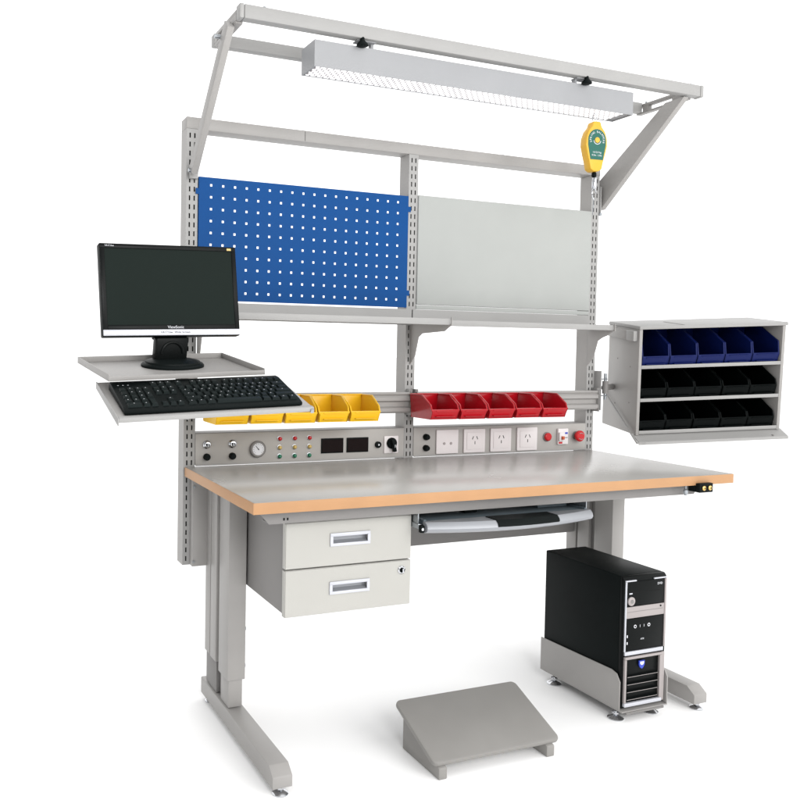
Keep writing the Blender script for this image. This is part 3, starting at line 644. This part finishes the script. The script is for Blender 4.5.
m.box(SILVERB, xa+0.018, xa+0.030, yf-0.0028, yf-0.002, 0.391, 0.395); m.text(WHITEP, 'DVD', 0.010, facing(xb-0.030, yf-0.0023, 0.415)); build('optical_drive', m, bz)
m = MB(); m.lathe(ROSE, [(0.0135, 0), (0.0135, -0.004), (0.010, -0.006), (0.004, -0.0055)], (xa+0.025, yf-0.002, 0.370), 'y', 28); m.lathe(GREYD, [(0.006, -0.0056), (0.006, -0.0066)], (xa+0.025, yf-0.002, 0.370), 'y', 16); build('power_button', m, bz)
m = MB(); m.box(BLACKS, xa+0.009, xb-0.0105, yf-0.002, yf+0.0005, 0.2155, 0.315, 0.001)
for i, d in enumerate((0.045, 0.064, 0.080, 0.100)):
    if i in (1, 2): m.box(WHITEP, xa+d, xa+d+0.0012, yf-0.0026, yf-0.002, 0.286, 0.294)
    else: m.lathe(WHITEP, [(0.0055, 0), (0.0055, -0.0006)], (xa+d, yf-0.002, 0.290), 'y', 12); m.cyl(BLACKS, (xa+d, yf-0.0026, 0.290), (xa+d, yf-0.003, 0.290), 0.003, seg=10)
m.text(WHITEP, 'ATX', 0.007, facing(xa+0.075, yf-0.0023, 0.249))
for zz in (0.258, 0.237): m.box(WHITEP, xa+0.0125, xa+0.0165, yf-0.0028, yf-0.002, zz, zz+0.008, 0.0005)
build('port_panel', m, bz)
# lower framed grille
m = MB(); g0, g1, h0, h1 = xa+0.004, xb-0.005, 0.046, 0.199
m.box(ROSE, g0, g0+0.007, yf-0.008, yf+0.0005, h0+0.012, h1-0.008, 0.001); m.box(ROSE, g1-0.022, g1-0.013, yf-0.008, yf+0.0005, h0+0.012, h1-0.008, 0.001); m.box(ROSE, g1-0.0125, g1, yf-0.005, yf+0.0005, h0, h1, 0.001)
m.box(ROSE, g0, g1-0.013, yf-0.008, yf+0.0005, h1-0.0075, h1, 0.001); m.box(SILVERB, g0, g1-0.013, yf-0.010, yf+0.0005, h0, h0+0.0115, 0.002)
build('grille_frame', m, bz)
m = MB()
for k in range(4): m.prism(BLACK, [(yf-0.001, 0.068+k*0.0235), (yf-0.006, 0.066+k*0.0235), (yf-0.006, 0.0635+k*0.0235), (yf-0.001, 0.0635+k*0.0235)], 'x', g0+0.010, g1-0.025); m.box(ROSE, g0+0.012, g1-0.027, yf-0.0068, yf-0.0061, 0.0655+k*0.0235, 0.0668+k*0.0235)
build('grille', m, bz)
m = MB(); sx, sz = xa+0.073, 0.170
sh = [(-0.011, 0.012), (0.011, 0.012), (0.0105, -0.001), (0.006, -0.009), (0, -0.013), (-0.006, -0.009), (-0.0105, -0.001)]
m.prism(SHIELD, [(sx+a, sz+b) for a, b in sh], 'y', yf-0.006, yf-0.002); m.prism(WHITEP, [(sx+a*0.72, sz+0.004+b*0.45) for a, b in sh], 'y', yf-0.0066, yf-0.0061); build('badge', m, bz)

st = thing('tower_stand', 'low grey folded steel computer stand on chrome levelling feet', 'stand', ((PX0+PX1)/2, 0.22, 0))
m = MB()
m.prism(GREY, [(0.042, 0.034), (0.405, 0.034), (0.405, 0.142), (0.078, 0.150), (0.056, 0.144), (0.042, 0.122)], 'x', PX0-0.006, PX0-0.0025, 0.0005); build('side_plate', m, st)
m = MB(); m.prism(GREY, [(0.030, 0.034), (0.405, 0.034), (0.405, 0.142), (0.066, 0.142), (0.040, 0.136), (0.030, 0.12)], 'x', PX1+0.0025, PX1+0.0065, 0.0005); build('side_plate', m, st)
m = MB(); m.box(GREY, PX0-0.006, PX1+0.0065, 0.030, 0.405, 0.0305, 0.0338, 0.0005); m.box(GREYD, PX0+0.01, PX1-0.01, 0.028, 0.40, 0.024, 0.0303); build('base_plate', m, st)
for xx, yy in ((1.222, 0.065), (1.222, 0.345), (1.362, 0.065), (1.362, 0.345)):
    q = MB(); q.lathe(CHROME, [(0.024, 0.0), (0.0245, 0.003), (0.018, 0.007), (0.009, 0.011), (0.006, 0.013), (0.006, 0.0238)], (xx, yy, 0)); q.cyl(CHROME, (xx, yy, 0.016), (xx, yy, 0.021), 0.011, seg=6); build('levelling_foot', q, st)

# ------------------------------------------------------------------ footrest
ft = thing('footrest', 'grey tilted footrest on two wedge supports, standing on the floor', 'footrest', (0.698, -0.058, 0.0))
ft.location = (0.698, -0.058, 0.0)
FM = Matrix.Translation((0.698, -0.058, 0.045)) @ Matrix.Rotation(0.381, 4, 'X')
def rr(x0, x1, y0, y1, r, n=5):
    P = []
    for cx, cy, a0 in ((x1-r, y1-r, 0), (x0+r, y1-r, 90), (x0+r, y0+r, 180), (x1-r, y0+r, 270)):
        for k in range(n+1): a = math.radians(a0+90*k/n); P.append((cx+r*math.cos(a), cy+r*math.sin(a)))
    return P
m = MB(); m.prism(FOOTG, rr(-0.2065, 0.2065, 0, 0.227, 0.016), 'z', -0.014, 0, 0.004, M=FM); build('top_plate', m, ft)
for x0 in (0.505, 0.856):
    m = MB(); m.prism(FOOTG, [(-0.060, 0.0), (0.128, 0.0), (0.128, 0.105), (-0.048, 0.0345), (-0.060, 0.0305)], 'x', x0, x0+0.026, 0.003); build('wedge_support', m, ft)

# ------------------------------------------------------------------ monitor tray and monitor
TR = rotm(0.138, 0.145, -0.036); TO = Vector((-0.1314, 0.101, 1.0661)); TW, TD = 0.4158, 0.261
mt = thing('monitor_tray', 'flat grey rimmed metal tray carrying the monitor, on an arm from the left post', 'tray', TO, TR, local=True)
m = MB(); hw = TW/2
m.box(GREY, -hw, hw, 0, TD, -0.016, -0.0145); 
m.box(GREY, -hw, hw, 0, 0.0015, -0.0145, -0.004, 0.0003)
build('tray_plate', m, mt)
for nm, b in (('rim', (-hw, -hw+0.0025, 0.0016, TD, -0.0143, 0.0)), ('rim', (hw-0.0025, hw, 0.0016, TD, -0.0143, 0.0)), ('rim', (-hw+0.0026, hw-0.0026, TD-0.0025, TD, -0.0143, 0.0))):
    m = MB(); m.box(GREY, *b, 0.0005); build(nm, m, mt)
MT = TR.to_4x4(); MT.translation = TO; MTi = MT.inverted()
m = MB(); m.box(GREYD, -0.010, 0.026, 0.585, 0.6315, 0.985, 1.075, 0.002, M=MTi); m.cyl(GREYD, (0.008, 0.60, 1.03), (-0.10, 0.30, 1.048), 0.013, M=MTi); m.cyl(GREYD, (-0.10, 0.30, 1.035), (-0.10, 0.30, 1.072), 0.018, M=MTi)
build('support_arm', m, mt)

mo_c = Vector((-0.1400, 0.2684, 1.2746)); MR = rotm(0.019, -0.128, -0.028)
mw, mh = 0.371, 0.2432
mo = thing('monitor', 'black widescreen monitor switched off, silver strip under the screen, on the left tray', 'monitor', mo_c, MR, local=True)
m = MB(); m.box(BLACK, -mw/2, mw/2, 0, 0.030, -mh/2, mh/2, 0.003); m.box(BLACK, -mw*0.42, mw*0.42, 0.0302, 0.055, -mh*0.38, mh*0.40, 0.01)
hsg = build('housing', m, mo)
m = MB(); bt = 0.013; sb_ = -mh/2+0.030
m.box(BLACKS, -mw/2+0.001, mw/2-0.001, -0.003, -0.0002, mh/2-bt, mh/2-0.001, 0.001); m.box(BLACKS, -mw/2+0.001, -mw/2+bt, -0.003, -0.0002, -mh/2+0.018, mh/2-bt, 0.001)
m.box(BLACKS, mw/2-bt, mw/2-0.001, -0.003, -0.0002, -mh/2+0.018, mh/2-bt, 0.001); m.box(BLACKS, -mw/2+bt, mw/2-bt, -0.003, -0.0002, -mh/2+0.018, sb_, 0.001)
build('bezel', m, mo)
m = MB(); m.box(SCREEN, -mw/2+bt+0.0002, mw/2-bt-0.0002, -0.0012, -0.0002, sb_+0.0002, mh/2-bt-0.0002); build('screen', m, mo)
m = MB(); m.box(SILVERB, -mw/2+0.001, mw/2-0.001, -0.005, -0.0002, -mh/2+0.002, -mh/2+0.0178, 0.0015); stp = build('silver_strip', m, mo)
m = MB(); m.text(WHITEP, 'ViewSonic', 0.0105, facing(0.006, -0.0033, -mh/2+0.0235)); build('maker_mark', m, mo); m = MB(); m.text(BLACK, 'VA1716w  Wide Screen', 0.0082, facing(0.004, -0.0053, -mh/2+0.010)); build('strip_lettering', m, mo); m = MB(); m.text(WHITEP, 'VA1716w', 0.006, facing(-mw/2+0.026, -0.0033, mh/2-0.007)); build('corner_lettering', m, mo); m = MB(); m.box(YELP, mw/2-0.026, mw/2-0.014, -0.0036, -0.0031, mh/2-0.011, mh/2-0.005); build('sticker', m, mo)
MM = MR.to_4x4(); MM.translation = mo_c; MMi = MM.inverted()
# the neck and base stand on the tray: given in the tray's frame
G = MMi @ MT
bc = MTi @ Vector((-0.1335, 0.245, 1.07)); bcx, bcy = bc.x, 0.160
m = MB(); n = 40
prof = [(1.0, 0.0), (1.0, 0.005), (0.95, 0.009), (0.88, 0.010), (0.86, 0.014), (0.70, 0.017), (0.55, 0.019)]
S = Matrix.Translation((bcx, bcy, -0.0144)) @ Matrix.Diagonal((1.0, 0.80, 1.0, 1.0))
m.lathe(BLACK, [(r*0.085, z) for r, z in prof], (0, 0, 0), 'z', n, M=G @ S); build('stand_base', m, mo)
m = MB(); m.prism(BLACKS, [(bcx-0.048, 0.0), (bcx+0.042, 0.0), (bcx+0.047, 0.060), (bcx-0.045, 0.060)], 'y', bcy+0.004, bcy+0.034, 0.006, M=G); m.prism(BLACKS, [(bcx-0.045, 0.05), (bcx+0.047, 0.05), (bcx+0.040, 0.15), (bcx-0.038, 0.15)], 'y', bcy+0.030, bcy+0.047, 0.004, M=G)
arc = [(bcx+0.030*math.cos(a)-0.001, bcy+0.0035, 0.018+0.030*math.sin(a)) for a in [PI*k/14 for k in range(15)]]
m.tube(BLACKS, arc, 0.004, 8, M=G); build('stand_neck', m, mo)

# ------------------------------------------------------------------ keyboard tray and keyboard
KR = rotm(0.033, 0.281, -0.038); KO = Vector((-0.104, -0.033, 0.983)); KW, KD = 0.474, 0.226
kt = thing('keyboard_tray', 'slanted grey metal tray under the keyboard, in front of the monitor tray', 'tray', KO, KR, local=True)
m = MB(); hw = KW/2
m.box(GREY, -hw, hw, -0.012, KD, -0.004, -0.001, 0.001); build('tray_plate', m, kt)
m = MB(); m.box(LGREY, -hw, hw, -0.028, -0.0122, -0.010, 0.002, 0.003); build('front_lip', m, kt)
m = MB(); m.box(LGREY, -hw-0.002, -hw+0.0005, -0.028, KD, -0.016, 0.001, 0.0005); build('rim', m, kt)
m = MB(); m.box(ZINC, hw-0.010, hw-0.002, -0.031, -0.0282, -0.012, -0.002); build('end_clip', m, kt)
KT = KR.to_4x4(); KT.translation = KO; KTi = KT.inverted()
m = MB(); m.box(GREYD, -0.05, 0.05, 0.10, KD, -0.03, -0.0045, 0.002); m.box(GREYD, -0.14, -0.10, 0.18, 0.36, 1.018, 1.028, 0.001, M=KTi); build('support_arm', m, kt)
kb = thing('keyboard', 'black full size computer keyboard lying on the slanted left tray', 'keyboard', KO, KR, local=True)
kx0, kx1, ky0, ky1 = -0.221, 0.213, -0.010, 0.165
m = MB(); m.prism(BLACK, [(ky0, 0.0005), (ky1, 0.0005), (ky1, 0.021), (ky1-0.02, 0.023), (ky0+0.02, 0.014), (ky0, 0.010)], 'x', kx0, kx1, 0.003); base = build('base', m, kb)
u = (kx1-kx0-0.018)/22.6; x = kx0+0.009
def ztop(y): return 0.014+(0.023-0.014)*(y-ky0-0.02)/(ky1-ky0-0.04)
rows_y = [ky0+0.014+k*0.0212 for k in range(5)]+[ky0+0.014+5*0.0212+0.008]
def key(m, x0, w, r, h=0.007, hy=1.0):
    y0 = rows_y[r]; d = 0.0212*hy; z = ztop(y0+d/2)-0.002; g = 0.0011; t = 0.0024
    s = bmesh.new(); b0 = [(x0+g, y0+g), (x0+w-g, y0+g), (x0+w-g, y0+d-g), (x0+g, y0+d-g)]; t0 = [(x0+g+t, y0+g+t*0.7), (x0+w-g-t, y0+g+t*0.7), (x0+w-g-t, y0+d-g-t*1.2), (x0+g+t, y0+d-g-t*1.2)]
    B = [s.verts.new((a, b, z)) for a, b in b0]; Tt = [s.verts.new((a, b, z+h)) for a, b in t0]
    s.faces.new(Tt); s.faces.new(B[::-1])
    for i in range(4): s.faces.new((B[i], B[(i+1) % 4], Tt[(i+1) % 4], Tt[i]))
    bmesh.ops.recalc_face_normals(s, faces=s.faces); m._add(s, KEYM)
    if random.random() < 0.75 and w < 2.3*u:
        m.box(WHITEP, x0+w/2-0.0012, x0+w/2+0.0009, y0+d/2+0.0008, y0+d/2+0.003, z+h, z+h+0.00015)
num = MB()
for r in range(5):
    for c in range(4):
        if c == 3 and r in (0, 2): key(num, x+c*u, u, r, hy=2.0)
        elif c == 3 and r in (1, 3): pass
        elif r == 0 and c == 0: key(num, x, 2*u, 0)
        elif r == 0 and c == 1: pass
        else: key(num, x+c*u, u, r)
nb = build('number_pad', num, kb)
nav = MB(); xn = x+4.35*u
for r in (3, 4, 5):
    for c in range(3): key(nav, xn+c*u, u, r)
build('navigation_keys', nav, kb); nav = MB()
for c in range(3): key(nav, xn+c*u, u, 0)
key(nav, xn+u, u, 1); build('arrow_keys', nav, kb)
main = MB(); xm = x+7.7*u; ur = (kx1-0.006-xm)/15.0
for r, ws in enumerate(([1.25, 1.25, 1.25, 6.25, 1.25, 1.25, 1.25, 1.25], [2.25]+[1]*10+[2.75], [1.75]+[1]*11+[2.25], [1.5]+[1]*12+[1.5], [1]*13+[2])):
    c = 0
    for w in ws: key(main, xm+c*ur, w*ur, r); c += w
for c in (0, 2, 3, 4, 5, 6.5, 7.5, 8.5, 9.5, 11, 12, 13, 14): key(main, xm+c*ur, ur, 5)
build('main_keys', main, kb)
m = MB(); 
for k in range(3): m.box(WHITEP, x+0.004+k*0.012, x+0.0075+k*0.012, rows_y[5]+0.012, rows_y[5]+0.0136, ztop(rows_y[5]+0.013)+0.0002, ztop(rows_y[5]+0.013)+0.0006)
build('status_lights', m, kb)
bpy.context.view_layer.update()
